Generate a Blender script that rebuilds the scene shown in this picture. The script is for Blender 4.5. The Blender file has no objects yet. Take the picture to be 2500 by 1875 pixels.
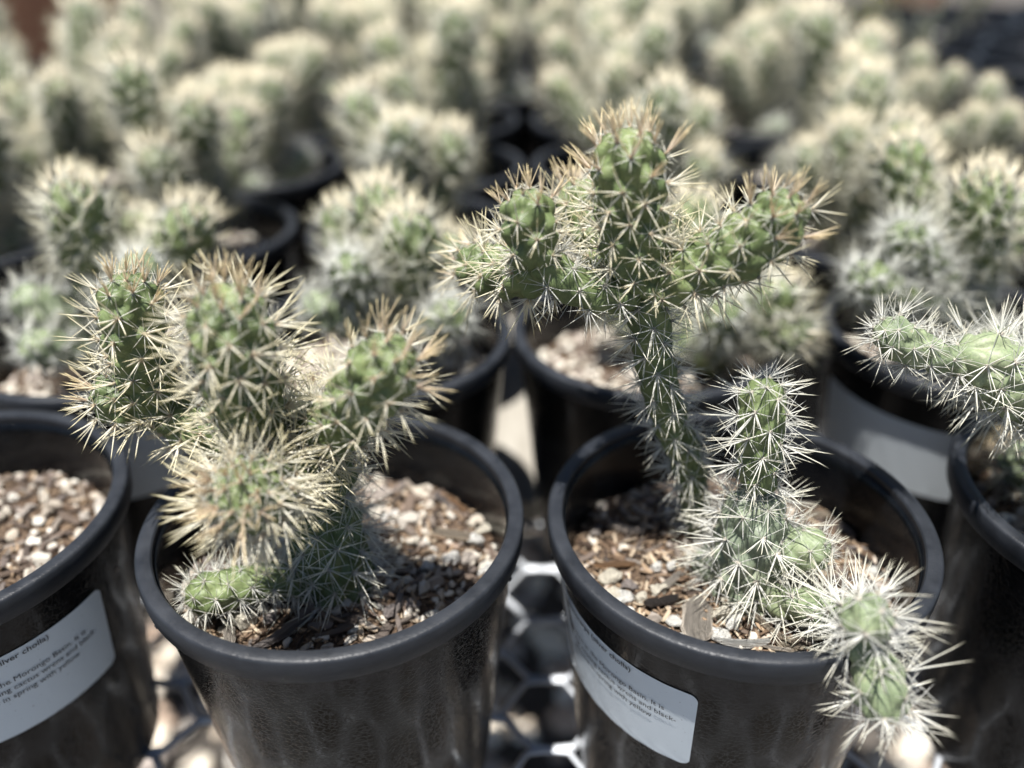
import bpy, math, random
import numpy as np
from mathutils import Vector, Matrix, noise

R_ = math.radians
sc = bpy.context.scene
COL = sc.collection
rng = random.Random(7)
nr = np.random.RandomState(7)

# ------------------------------------------------------------------ camera
RIM = 0.615                     # height of the pot rims
CAM_H = 0.2394                  # camera above the rims
PITCH, ROLL, FPX = 0.5405, -0.0084, 2075.0
cam_pos = Vector((0, 0, RIM + CAM_H))
c_, s_ = math.cos(PITCH), math.sin(PITCH)
fwd, up0, rt0 = Vector((0, c_, -s_)), Vector((0, s_, c_)), Vector((1, 0, 0))
rt = rt0 * math.cos(ROLL) + up0 * math.sin(ROLL)
up = up0 * math.cos(ROLL) - rt0 * math.sin(ROLL)
cd = bpy.data.cameras.new('camera')
cam = bpy.data.objects.new('camera', cd); COL.objects.link(cam)
M = Matrix((rt, up, -fwd)).transposed().to_4x4(); M.translation = cam_pos
cam.matrix_world = M
cd.sensor_width = 36; cd.lens = FPX / 2500 * 36
cd.clip_start = 0.01; cd.clip_end = 500
cd.dof.use_dof = True; cd.dof.focus_distance = 0.332; cd.dof.aperture_fstop = 2.8
cd.dof.aperture_blades = 0
sc.camera = cam

# ------------------------------------------------------------------ light
SUN = Vector((-0.12, -0.15, 0.97)).normalized()
w = bpy.data.worlds.new('World'); sc.world = w; w.use_nodes = True
nt = w.node_tree; bg = nt.nodes['Background']
sky = nt.nodes.new('ShaderNodeTexSky'); sky.sky_type = 'NISHITA'; sky.sun_disc = False
sky.sun_elevation = math.asin(SUN.z); sky.sun_rotation = math.atan2(SUN.x, SUN.y)
sky.altitude = 900; sky.air_density = 1.0; sky.dust_density = 1.0
nt.links.new(sky.outputs[0], bg.inputs[0]); bg.inputs[1].default_value = 0.05
sd = bpy.data.lights.new('sun', 'SUN'); sd.energy = 5.0; sd.angle = R_(0.53); sd.color = (1, 0.975, 0.94)
so = bpy.data.objects.new('sun', sd); COL.objects.link(so)
so.rotation_euler = SUN.to_track_quat('Z', 'Y').to_euler(); so.location = (0, 0, 5)
sc.view_settings.view_transform = 'Standard'; sc.view_settings.look = 'None'
sc.view_settings.gamma = 1; sc.view_settings.use_curve_mapping = False
sc.view_settings.exposure = 1.05
sc.cycles.max_bounces = 8; sc.cycles.use_denoising = True

# ------------------------------------------------------------------ helpers
def at(px, py, Y):
    """world point seen at photo pixel (2500 wide), standing at distance Y"""
    d = fwd + rt * ((px - 1250) / FPX) - up * ((py - 937.5) / FPX)
    return cam_pos + d * (Y / d.y)

def at_z(px, py, Z):
    d = fwd + rt * ((px - 1250) / FPX) - up * ((py - 937.5) / FPX)
    return cam_pos + d * ((Z - cam_pos.z) / d.z)

def tag(o, label=None, cat=None, group=None, kind=None):
    if label: o['label'] = label
    if cat: o['category'] = cat
    if group: o['group'] = group
    if kind: o['kind'] = kind
    return o

def mesh(name, V, F, mat, smooth=True, col=None):
    me = bpy.data.meshes.new(name)
    V = np.asarray(V, dtype=np.float32).reshape(-1, 3)
    if isinstance(F, np.ndarray):
        k = F.shape[1]; n = len(F)
        me.vertices.add(len(V)); me.vertices.foreach_set('co', V.ravel())
        me.loops.add(n * k); me.loops.foreach_set('vertex_index', F.astype(np.int32).ravel())
        me.polygons.add(n); me.polygons.foreach_set('loop_start', np.arange(0, n * k, k, dtype=np.int32))
        me.update(calc_edges=True)
    else:
        me.from_pydata([tuple(v) for v in V], [], F); me.update()
    if smooth: me.polygons.foreach_set('use_smooth', [True] * len(me.polygons))
    if mat: me.materials.append(mat)
    if col is not None:
        a = me.color_attributes.new('Col', 'FLOAT_COLOR', 'POINT')
        c4 = np.ones((len(V), 4), dtype=np.float32); c4[:, :3] = col
        a.data.foreach_set('color', c4.ravel())
    return me

def obj(name, me, parent=None, mw=None):
    o = bpy.data.objects.new(name, me); COL.objects.link(o)
    if parent is not None: o.parent = parent
    if mw is not None: o.matrix_local = mw
    return o

def empty(name, loc, rz=0):
    o = bpy.data.objects.new(name, None); COL.objects.link(o)
    o.location = loc; o.rotation_euler = (0, 0, rz); o.empty_display_size = 0.02
    return o

def box(x0, x1, y0, y1, z0, z1):
    V = [(x, y, z) for z in (z0, z1) for y in (y0, y1) for x in (x0, x1)]
    F = [(0, 2, 3, 1), (4, 5, 7, 6), (0, 1, 5, 4), (2, 6, 7, 3), (0, 4, 6, 2), (1, 3, 7, 5)]
    return V, F

# ------------------------------------------------------------------ materials
def newmat(name):
    m = bpy.data.materials.new(name); m.use_nodes = True
    return m, m.node_tree, m.node_tree.nodes['Principled BSDF']

def N(nt, t, **kw):
    n = nt.nodes.new(t)
    for k, v in kw.items():
        if k in n.inputs.keys(): n.inputs[k].default_value = v
        else: setattr(n, k, v)
    return n

def ramp(nt, stops, interp='LINEAR'):
    r = nt.nodes.new('ShaderNodeValToRGB'); r.color_ramp.interpolation = interp
    e = r.color_ramp.elements
    while len(e) < len(stops): e.new(0.5)
    for k, (p, c) in enumerate(stops):
        e[k].position = p; e[k].color = (*c, 1)
    return r

def coords(nt, kind='Object'):
    return nt.nodes.new('ShaderNodeTexCoord').outputs[kind]

def mat_plastic(name, base, rough, bump=0.25, scale=900):
    m, t, b = newmat(name); L = t.links
    co = coords(t)
    n1 = N(t, 'ShaderNodeTexNoise', Scale=60.0, Detail=6.0, Roughness=0.65); L.new(co, n1.inputs['Vector'])
    r = ramp(t, [(0.3, tuple(x * 0.75 for x in base)), (0.72, tuple(x * 1.5 + .0012 for x in base))])
    L.new(n1.outputs[0], r.inputs[0])
    # dust specks and scuffs
    n2 = N(t, 'ShaderNodeTexNoise', Scale=1400.0, Detail=2.0); L.new(co, n2.inputs['Vector'])
    b.inputs['Specular IOR Level'].default_value = 0.30
    r2 = ramp(t, [(0.73, (0, 0, 0)), (0.80, (1, 1, 1))]); L.new(n2.outputs[0], r2.inputs[0])
    mx = N(t, 'ShaderNodeMixRGB'); mx.inputs[2].default_value = (0.16, 0.15, 0.14, 1)
    mu = N(t, 'ShaderNodeMath', operation='MULTIPLY'); mu.inputs[1].default_value = 0.2
    L.new(r2.outputs[0], mu.inputs[0]); L.new(mu.outputs[0], mx.inputs[0]); L.new(r.outputs[0], mx.inputs[1])
    L.new(mx.outputs[0], b.inputs['Base Color'])
    rr = ramp(t, [(0.3, (rough - .08,) * 3), (0.7, (rough + .12,) * 3)]); L.new(n1.outputs[0], rr.inputs[0])
    L.new(rr.outputs[0], b.inputs['Roughness'])
    v = N(t, 'ShaderNodeTexVoronoi', Scale=float(scale), feature='DISTANCE_TO_EDGE')
    wn = N(t, 'ShaderNodeTexNoise', Scale=300.0, Detail=3.0); L.new(co, wn.inputs['Vector'])
    ad = N(t, 'ShaderNodeMixRGB', blend_type='ADD'); ad.inputs[0].default_value = 0.004
    L.new(co, ad.inputs[1]); L.new(wn.outputs[1], ad.inputs[2]); L.new(ad.outputs[0], v.inputs['Vector'])
    vr = ramp(t, [(0.0, (1, 1, 1)), (0.08, (0, 0, 0))]); L.new(v.outputs[0], vr.inputs[0])
    md = N(t, 'ShaderNodeMath', operation='MULTIPLY'); L.new(vr.outputs[0], md.inputs[0]); L.new(wn.outputs[0], md.inputs[1])
    sm = N(t, 'ShaderNodeMath', operation='ADD'); L.new(md.outputs[0], sm.inputs[0])
    mn = N(t, 'ShaderNodeMath', operation='MULTIPLY'); mn.inputs[1].default_value = 0.12
    L.new(n2.outputs[0], mn.inputs[0]); L.new(mn.outputs[0], sm.inputs[1])
    bp = N(t, 'ShaderNodeBump', Strength=bump, Distance=0.0006); L.new(sm.outputs[0], bp.inputs['Height'])
    L.new(bp.outputs[0], b.inputs['Normal'])
    return m

M_wall = mat_plastic('black_pot_plastic', (0.0020, 0.0024, 0.0031), 0.16, 0.22, 420)
M_rim = mat_plastic('rim_plastic', (0.0165, 0.0185, 0.0225), 0.40, 0.22, 700)

def mat_body(name, c1, c2, c3):
    m, t, b = newmat(name); L = t.links; co = coords(t)
    n1 = N(t, 'ShaderNodeTexNoise', Scale=70.0, Detail=5.0, Roughness=0.6); L.new(co, n1.inputs['Vector'])
    n2 = N(t, 'ShaderNodeTexNoise', Scale=1100.0, Detail=3.0); L.new(co, n2.inputs['Vector'])
    r = ramp(t, [(0.3, c1), (0.52, c2), (0.75, c3)]); L.new(n1.outputs[0], r.inputs[0])
    mx = N(t, 'ShaderNodeMixRGB', blend_type='OVERLAY'); mx.inputs[0].default_value = 0.45
    L.new(r.outputs[0], mx.inputs[1]); L.new(n2.outputs[0], mx.inputs[2])
    n3 = N(t, 'ShaderNodeTexNoise', Scale=190.0, Detail=4.0, Roughness=0.75); L.new(co, n3.inputs['Vector'])
    r3 = ramp(t, [(0.63, (0, 0, 0)), (0.70, (1, 1, 1))]); L.new(n3.outputs[0], r3.inputs[0])
    m3 = N(t, 'ShaderNodeMath', operation='MULTIPLY'); m3.inputs[1].default_value = 0.6; L.new(r3.outputs[0], m3.inputs[0])
    mx3 = N(t, 'ShaderNodeMixRGB'); mx3.inputs[2].default_value = (0.24, 0.21, 0.14, 1)
    L.new(m3.outputs[0], mx3.inputs[0]); L.new(mx.outputs[0], mx3.inputs[1])
    L.new(mx3.outputs[0], b.inputs['Base Color'])
    b.inputs['Roughness'].default_value = 0.5
    b.inputs['Specular IOR Level'].default_value = 0.35
    b.inputs['Subsurface Weight'].default_value = 0.08
    b.inputs['Subsurface Radius'].default_value = (0.4, 1.0, 0.2); b.inputs['Subsurface Scale'].default_value = 0.002
    bp = N(t, 'ShaderNodeBump', Strength=0.25, Distance=0.0004); L.new(n2.outputs[0], bp.inputs['Height'])
    L.new(bp.outputs[0], b.inputs['Normal'])
    return m

M_body = mat_body('green_cholla_skin', (0.078, 0.108, 0.044), (0.124, 0.160, 0.064), (0.19, 0.225, 0.095))
M_body_pale = mat_body('pale_cholla_skin', (0.13, 0.165, 0.095), (0.20, 0.24, 0.135), (0.29, 0.315, 0.19))
M_body_old = mat_body('grey_cholla_skin', (0.13, 0.16, 0.11), (0.19, 0.22, 0.15), (0.27, 0.29, 0.19))

m, t, b = newmat('spine_sheath'); M_spine = m; L = t.links
va = N(t, 'ShaderNodeVertexColor', layer_name='Col')
oi = t.nodes.new('ShaderNodeObjectInfo')
L.new(va.outputs[0], b.inputs['Base Color']); b.inputs['Roughness'].default_value = 0.38
b.inputs['Specular IOR Level'].default_value = 0.5
tr = N(t, 'ShaderNodeBsdfTranslucent'); L.new(va.outputs[0], tr.inputs[0])
ms = N(t, 'ShaderNodeMixShader'); ms.inputs[0].default_value = 0.38
L.new(b.outputs[0], ms.inputs[1]); L.new(tr.outputs[0], ms.inputs[2])
L.new(ms.outputs[0], t.nodes['Material Output'].inputs[0])

def mat_random(name, stops, rough=0.85, nscale=350.0, amt=0.5, bump=0.6, dist=0.0012, stretch=None):
    m, t, b = newmat(name); L = t.links; co = coords(t)
    oi = t.nodes.new('ShaderNodeObjectInfo')
    r = ramp(t, stops, 'LINEAR'); 
    va = N(t, 'ShaderNodeVertexColor', layer_name='Col')
    L.new(oi.outputs['Random'], r.inputs[0])
    if stretch:
        mp = t.nodes.new('ShaderNodeMapping'); mp.inputs['Scale'].default_value = stretch
        L.new(co, mp.inputs[0]); co = mp.outputs[0]
    n = N(t, 'ShaderNodeTexNoise', Scale=nscale, Detail=6.0, Roughness=0.7); L.new(co, n.inputs['Vector'])
    mx = N(t, 'ShaderNodeMixRGB', blend_type='OVERLAY'); mx.inputs[0].default_value = amt
    L.new(r.outputs[0], mx.inputs[1]); L.new(n.outputs[0], mx.inputs[2])
    L.new(mx.outputs[0], b.inputs['Base Color'])
    b.inputs['Roughness'].default_value = rough; b.inputs['Specular IOR Level'].default_value = 0.2
    bp = N(t, 'ShaderNodeBump', Strength=bump, Distance=dist); L.new(n.outputs[0], bp.inputs['Height'])
    L.new(bp.outputs[0], b.inputs['Normal'])
    return m

M_peb = mat_random('pumice', [(0, (.42, .36, .29)), (.25, (.52, .47, .39)), (.5, (.62, .59, .52)), (.7, (.40, .36, .31)), (.85, (.28, .24, .21)), (1, (.52, .45, .36))], amt=.35)
M_chip = mat_random('bark_chip', [(0, (.06, .045, .036)), (.2, (.24, .18, .14)), (.4, (.13, .105, .09)), (.55, (.40, .34, .28)), (.7, (.22, .17, .14)), (.85, (.28, .25, .23)), (1, (.48, .41, .33))],
                    stretch=(0.35, 3, 3), nscale=500.0, amt=0.45, bump=0.9)

def mat_vcol(name, rough=0.85, bump=0.5, scale=500.0, dist=0.001, amt=0.5):
    m, t, b = newmat(name); L = t.links; co = coords(t)
    va = N(t, 'ShaderNodeVertexColor', layer_name='Col')
    n = N(t, 'ShaderNodeTexNoise', Scale=scale, Detail=5.0, Roughness=0.7); L.new(co, n.inputs['Vector'])
    mx = N(t, 'ShaderNodeMixRGB', blend_type='OVERLAY'); mx.inputs[0].default_value = amt
    L.new(va.outputs[0], mx.inputs[1]); L.new(n.outputs[0], mx.inputs[2]); L.new(mx.outputs[0], b.inputs['Base Color'])
    b.inputs['Roughness'].default_value = rough; b.inputs['Specular IOR Level'].default_value = 0.2
    bp = N(t, 'ShaderNodeBump', Strength=bump, Distance=dist); L.new(n.outputs[0], bp.inputs['Height'])
    L.new(bp.outputs[0], b.inputs['Normal'])
    return m
M_crumb = mat_vcol('mix_crumbs', amt=.3)

def mat_noise(name, stops, scale, rough=0.85, bump=0.5, dist=0.003, detail=8.0, stretch=None, metallic=0.0, spec=0.3):
    m, t, b = newmat(name); L = t.links; co = coords(t)
    if stretch:
        mp = t.nodes.new('ShaderNodeMapping'); mp.inputs['Scale'].default_value = stretch
        L.new(co, mp.inputs[0]); co = mp.outputs[0]
    n = N(t, 'ShaderNodeTexNoise', Scale=scale, Detail=detail, Roughness=0.68); L.new(co, n.inputs['Vector'])
    r = ramp(t, stops); L.new(n.outputs[0], r.inputs[0]); L.new(r.outputs[0], b.inputs['Base Color'])
    b.inputs['Roughness'].default_value = rough; b.inputs['Metallic'].default_value = metallic
    b.inputs['Specular IOR Level'].default_value = spec
    bp = N(t, 'ShaderNodeBump', Strength=bump, Distance=dist); L.new(n.outputs[0], bp.inputs['Height'])
    L.new(bp.outputs[0], b.inputs['Normal'])
    return m
M_soil = mat_noise('dark_potting_soil', [(.3, (.022, .014, .009)), (.5, (.085, .056, .036)), (.66, (.20, .14, .092)), (.85, (.36, .28, .19))], 420.0, bump=0.8, dist=0.002)
M_metal = mat_noise('galvanised_steel', [(.3, (.38, .40, .42)), (.7, (.55, .57, .60))], 90.0, rough=0.45, bump=0.15, dist=0.0005, metallic=0.35)
M_plank = mat_noise('weathered_plank', [(.3, (.20, .18, .15)), (.55, (.29, .27, .23)), (.8, (.36, .34, .30))], 30.0, bump=0.4, dist=0.002, stretch=(6, .6, 1))
M_ground = mat_noise('gravelly_ground', [(.3, (.035, .03, .026)), (.5, (.08, .07, .06)), (.7, (.15, .13, .11))], 22.0, bump=0.6, dist=0.02)
M_stone = mat_random('ground_stone', [(0, (.36, .29, .22)), (.4, (.52, .45, .36)), (.7, (.30, .27, .25)), (1, (.60, .54, .45))], nscale=60.0, dist=0.004)
M_brown = mat_noise('red_brown_wood', [(.3, (.09, .04, .022)), (.7, (.17, .085, .05))], 9.0, stretch=(8, 8, .5), bump=0.3)
M_grey = mat_noise('grey_painted_wood', [(.3, (.20, .22, .27)), (.7, (.30, .32, .37))], 7.0, bump=0.2)
M_terra = mat_noise('pale_terracotta', [(.3, (.55, .38, .28)), (.7, (.66, .48, .36))], 12.0, bump=0.2)
M_twig = mat_noise('twig_bark', [(.3, (.10, .10, .07)), (.7, (.20, .19, .14))], 60.0)
M_leaf = mat_noise('yellow_green_leaf', [(.3, (.16, .19, .02)), (.7, (.30, .31, .03))], 30.0)
M_leafg = mat_noise('grey_green_leaf', [(.3, (.13, .15, .10)), (.7, (.26, .27, .19))], 30.0)

m, t, b = newmat('label_paper'); M_label = m; L = t.links; co = coords(t)
n = N(t, 'ShaderNodeTexNoise', Scale=900.0, Detail=2.0); L.new(co, n.inputs['Vector'])
r = ramp(t, [(.70, (.62, .67, .70)), (.76, (.27, .28, .28))]); L.new(n.outputs[0], r.inputs[0])
L.new(r.outputs[0], b.inputs['Base Color']); b.inputs['Roughness'].default_value = 0.45
m, t, b = newmat('label_ink'); M_ink = m; b.inputs['Base Color'].default_value = (.025, .025, .03, 1); b.inputs['Roughness'].default_value = 0.6

# ------------------------------------------------------------------ spine clusters
FAT = [1.0]
BEND = np.random.RandomState(3)
def spine(bx, d, Lg, r, cb, cm, ct, rings=2, sides=3):
    """one tapered needle; returns V, F, C"""
    r = r * FAT[0]; d = d / np.linalg.norm(d)
    a = np.cross(d, [0.3, 0.9, 0.27]); a /= np.linalg.norm(a); bb = np.cross(d, a)
    bend = (a * BEND.uniform(-1, 1) + bb * BEND.uniform(-1, 1)) * Lg * .075
    V, C = [], []
    prof = [(0, 1.0, cb), (0.5, 0.8, cm)] if rings == 2 else [(0, 1.0, cm)]
    if rings == 3: prof = [(0, .75, cb), (0.25, 1.0, cm), (0.78, 0.62, (np.array(cm) + ct) / 2)]
    for u, k, c in prof:
        for q in range(sides):
            an = 2 * math.pi * q / sides
            V.append(bx + d * Lg * u + bend * u * u + (a * math.cos(an) + bb * math.sin(an)) * r * k); C.append(c)
    V.append(bx + d * Lg + bend); C.append(ct)
    F = []
    for k in range(len(prof) - 1):
        for q in range(sides):
            q2 = (q + 1) % sides; A = k * sides; B = A + sides
            F += [(A + q, A + q2, B + q2), (A + q, B + q2, B + q)]
    A = (len(prof) - 1) * sides; T = len(V) - 1
    for q in range(sides): F.append((A + q, A + (q + 1) % sides, T))
    return V, F, C

WHITE = np.array((.84, .83, .77)); STRAW = np.array((.87, .83, .70)); YEL = np.array((.76, .67, .36))
ORG = np.array((.70, .49, .24)); PINK = np.array((.68, .50, .40)); WOOL = np.array((.52, .43, .30))
def cluster(kind, seed, lod=0):
    FAT[0] = 1.0 if lod == 0 else 1.5
    rr = np.random.RandomState(seed)
    V, F, C = [], [], []
    def add(v, f, c):
        o = len(V); V.extend(v); C.extend(c); F.extend([tuple(i + o for i in g) for g in f])
    rings = 3 if lod == 0 else 1
    def dirv(pol, az): return np.array([math.sin(pol) * math.cos(az), math.sin(pol) * math.sin(az), math.cos(pol)])
    nrad = rr.randint(6, 10) if kind == 'white' else rr.randint(7, 11); a0 = rr.rand() * 6
    for k in range(nrad):
        az = a0 + 2 * math.pi * k / nrad + rr.uniform(-.25, .25)
        pol = R_(rr.uniform(58, 84)); Lg = rr.uniform(.006, .0115)
        if kind == 'white': Lg *= 1.25
        c = WHITE * rr.uniform(.85, 1.05)
        if kind == 'tip': Lg *= .8
        add(*spine(np.array([0, 0, -.0004]), dirv(pol, az), Lg, rr.uniform(.00013, .00021), c, c, c * .6 + YEL * .4 if kind != 'white' else c, rings))
    nc = {'white': rr.randint(4, 7), 'straw': rr.randint(5, 8), 'tip': rr.randint(5, 9), 'hair': 0}[kind]
    for k in range(nc):
        az = rr.rand() * 2 * math.pi
        if kind == 'white':
            pol = R_(rr.uniform(10, 66)); Lg = rr.uniform(.010, .020); r = rr.uniform(.00017, .00028)
            az = math.pi + rr.uniform(-1.9, 1.9)
            cb, cm, ct = WHITE * .95, WHITE * rr.uniform(.9, 1.05), WHITE * .5 + YEL * .5
        elif kind == 'straw':
            pol = R_(rr.uniform(8, 60)); Lg = rr.uniform(.010, .019); r = rr.uniform(.00022, .00040)
            y = rr.rand()
            cb, cm, ct = (ORG * .5 + STRAW * .5), STRAW * (1 - .45 * y) + WHITE * .45 * y, YEL
        else:
            pol = R_(rr.uniform(4, 42)); Lg = rr.uniform(.009, .0165); r = rr.uniform(.00026, .00046); az = rr.uniform(-1.2, 1.2)
            y = rr.rand()
            cb, cm, ct = (ORG * (1 - y) + PINK * y), (ORG * (1 - y) + PINK * y) * .46 + STRAW * .54, YEL * .85 + ORG * .2
        add(*spine(np.zeros(3), dirv(pol, az), Lg, r, cb, cm, ct, rings, 4 if lod == 0 else 3))
    # wool tuft with short bristles
    for k in range(9 if lod == 0 else 2):
        az = rr.rand() * 6.283; pol = R_(rr.uniform(5, 65))
        c = WOOL * rr.uniform(.8, 1.15) if kind != 'white' else WOOL * .5 + WHITE * .35
        add(*spine(np.array([0, 0, -.0006]), dirv(pol, az), rr.uniform(.0016, .0032), .00055, c, c, c, 1))
    C = np.array(C)
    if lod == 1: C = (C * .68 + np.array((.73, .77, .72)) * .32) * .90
    return np.array(V), np.array(F, dtype=np.int32), C

CL = {(k, l): [cluster(k, 31 * i + hash_, l) for i in range(8)] for hash_, k in ((1, 'white'), (2, 'straw'), (3, 'tip')) for l in (0, 1)}
CLM = {k: [mesh('spine_cluster', v, f, M_spine, False, c) for v, f, c in CL[(k, 0)]] for k in ('white', 'straw', 'tip')}

# ------------------------------------------------------------------ joints
def catmull(P, n):
    P = np.asarray(P, float)
    P = np.vstack([2 * P[0] - P[1], P, 2 * P[-1] - P[-2]])
    seg = len(P) - 3; out = []
    for k in range(n):
        u = k / (n - 1) * seg; i = min(int(u), seg - 1); f = u - i
        p0, p1, p2, p3 = P[i:i + 4]
        out.append(0.5 * ((2 * p1) + (-p0 + p2) * f + (2 * p0 - 5 * p1 + 4 * p2 - p3) * f * f + (-p0 + 3 * p1 - 3 * p2 + p3) * f ** 3))
    return np.array(out)

def joint_geo(P, Rr, seed=0, res=0.0012, aw=.0081, al=.0104, th=.0046, open_tip=False):
    """fleshy stem segment with spiral tubercles. returns V,F and areoles [(pos, normal, tangent, s/L)]"""
    rs = np.random.RandomState(seed)
    n = 60
    c = catmull(P, n); Rk = np.interp(np.linspace(0, 1, n), np.linspace(0, 1, len(Rr)), Rr)
    ds = np.linalg.norm(np.diff(c, axis=0), axis=1); S = np.concatenate([[0], np.cumsum(ds)]); Lt = S[-1]
    T = np.gradient(c, axis=0); T /= np.linalg.norm(T, axis=1)[:, None]
    U = np.zeros_like(T); a = np.array([0.1, 0.95, 0.2]); u = a - T[0] * a.dot(T[0]); U[0] = u / np.linalg.norm(u)
    for i in range(1, n):
        u = U[i - 1] - T[i] * U[i - 1].dot(T[i]); U[i] = u / np.linalg.norm(u)
    W = np.cross(T, U)
    rt_ = min(Rk[-1] * 1.25, Lt * .45); rb_ = min(Rk[0] * .9, Lt * .25)
    def rad(s):
        r = np.interp(s, S, Rk)
        k = np.clip((s - (Lt - rt_)) / rt_, 0, 1); r = r * np.sqrt(np.clip(1 - k ** 2.2, 0, 1))
        k = np.clip((rb_ - s) / rb_, 0, 1); r = r * np.sqrt(np.clip(1 - .985 * k ** 3, 0, 1))
        return r
    def frame(s):
        out = []
        for A in (c, T, U, W):
            out.append(np.stack([np.interp(s, S, A[:, q]) for q in range(3)], -1))
        return out
    # rows
    main = np.concatenate([np.linspace(0, rb_ * .25, 5)[:-1], np.arange(rb_ * .25, Lt - rt_, res)]); th_ = np.linspace(0, math.pi / 2, max(6, int(rt_ * 1.5 / res)))
    s = np.concatenate([main, Lt - rt_ + rt_ * np.sin(th_) ** 1.0])
    s[-1] = Lt - 1e-5
    nc = max(14, int(2 * math.pi * max(Rr) / res)); ph = np.arange(nc) * 2 * math.pi / nc
    c0, T0, U0, W0 = frame(s); r0 = rad(s)
    # tubercles
    K = []; ss = al * .25; ang = rs.rand() * 6.28; 
    while ss < Lt - .0012:
        r = max(rad(np.array([ss]))[0], .0015)
        sc_ = 1.0 if ss < Lt - rt_ else max(.45, .95 - .6 * (ss - (Lt - rt_)) / rt_)
        K.append((ss, ang % (2 * math.pi), sc_))
        ang += 2.39996 + rs.uniform(-.06, .06)
        ss += aw * al * sc_ * sc_ / (2 * math.pi * (r + .001))
    K = np.array(K)
    SS, PH = np.meshgrid(s, ph, indexing='ij'); r2 = np.repeat(r0[:, None], nc, 1)
    best = np.zeros_like(SS)
    for (sk, ak, q) in K:
        du = SS - sk; dv = (PH - ak + math.pi) % (2 * math.pi) - math.pi; dv = dv * np.maximum(r2, .002)
        lu = np.where(du > 0, al * .46 * q, al * .88 * q)
        f = 1 - (du / lu) ** 2 - (dv / (aw * .60 * q)) ** 2
        f = np.clip(f, 0, 1) ** .85 * q * (1 + .3 * np.clip(du / lu, -1, 0))
        best = np.maximum(best, f)
    disp = th * best * np.clip(r2 / (max(Rr) * .5), .15, 1)
    nrm = U0[:, None, :] * np.cos(PH)[..., None] + W0[:, None, :] * np.sin(PH)[..., None]
    slope = np.gradient(r0, s)
    nn = nrm - T0[:, None, :] * np.clip(slope, -3, 3)[:, None, None] * (s > Lt - rt_ * .98)[:, None, None]
    nn /= np.linalg.norm(nn, axis=2)[..., None]
    V = c0[:, None, :] + nrm * r2[..., None] + nn * disp[..., None]
    m_ = len(s)
    I = np.arange(m_ - 1)[:, None] * nc; J = np.arange(nc)[None, :]; J2 = (J + 1) % nc
    F = np.stack([I + J, I + J2, I + nc + J2, I + nc + J], -1).reshape(-1, 4)
    V = V.reshape(-1, 3); E_ = (m_ - 1) * nc
    V = np.vstack([V, V[E_:].mean(0), V[:nc].mean(0)]); z_ = np.arange(nc)
    cap = np.stack([E_ + z_, E_ + (z_ + 1) % nc, np.full(nc, m_ * nc), np.full(nc, m_ * nc)], -1)
    F = (F, E_, nc, m_)
    ar = []
    for (sk, ak, q) in K:
        s2 = min(sk + al * .17 * q, Lt - .0004); cc, tt, uu, ww = [x[0] for x in frame(np.array([s2]))]
        r = rad(np.array([s2]))[0]
        dr = (rad(np.array([s2 + .0006]))[0] - rad(np.array([s2 - .0006]))[0]) / .0012
        nv = uu * math.cos(ak) + ww * math.sin(ak); no = nv - tt * np.clip(dr, -3, .3); no /= np.linalg.norm(no)
        sc2 = min(1, max(.15, r / (max(Rr) * .5)))
        ar.append((cc + nv * r + no * th * q * sc2 * .93, no, tt, s2 / Lt, q))
    Q = F[0]; T3 = np.vstack([Q[:, [0, 1, 2]], Q[:, [0, 2, 3]], cap[:, :3], np.stack([(z_ + 1) % nc, z_, np.full(nc, m_ * nc + 1)], -1)])
    return V, T3, ar

def amat(pos, no, tt, scale, spin, lean=.3):
    z = no + tt * lean; z = z / np.linalg.norm(z)
    x = tt - z * z.dot(tt)
    if np.linalg.norm(x) < 1e-3: x = np.array([1, 0, 0]) - z * z[0]
    x /= np.linalg.norm(x); y = np.cross(z, x)
    x2 = x * math.cos(spin) + y * math.sin(spin); y2 = np.cross(z, x2)
    Mx = np.eye(4); Mx[:3, 0] = x2 * scale; Mx[:3, 1] = y2 * scale; Mx[:3, 2] = z * scale; Mx[:3, 3] = pos
    return Mx

def pick(kind, u, rs):
    """spine kind at relative height u for a joint style"""
    if kind == 'white': return 'white'
    if kind == 'straw': return 'tip' if u > .93 else ('straw' if (u > .12 or rs.rand() < .6) else 'white')
    if kind == 'gold': return 'tip' if u > .86 + rs.uniform(-.1, .07) else 'straw'
    if kind == 'mix': return 'tip' if u > .95 else ('straw' if rs.rand() < .45 else 'white')
    return 'white'

def joined(items, name, parent):
    """merge clusters (V,F,C,M) into one mesh"""
    Vs, Fs, Cs, o = [], [], [], 0
    for (v, f, c), Mx in items:
        Vs.append(v @ Mx[:3, :3].T + Mx[:3, 3]); Fs.append(f + o); Cs.append(c); o += len(v)
    if not Vs: return None
    ob = obj(name, mesh(name, np.vstack(Vs), np.vstack(Fs), M_spine, False, np.vstack(Cs)), parent)
    return tag(ob, kind='stuff')

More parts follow.
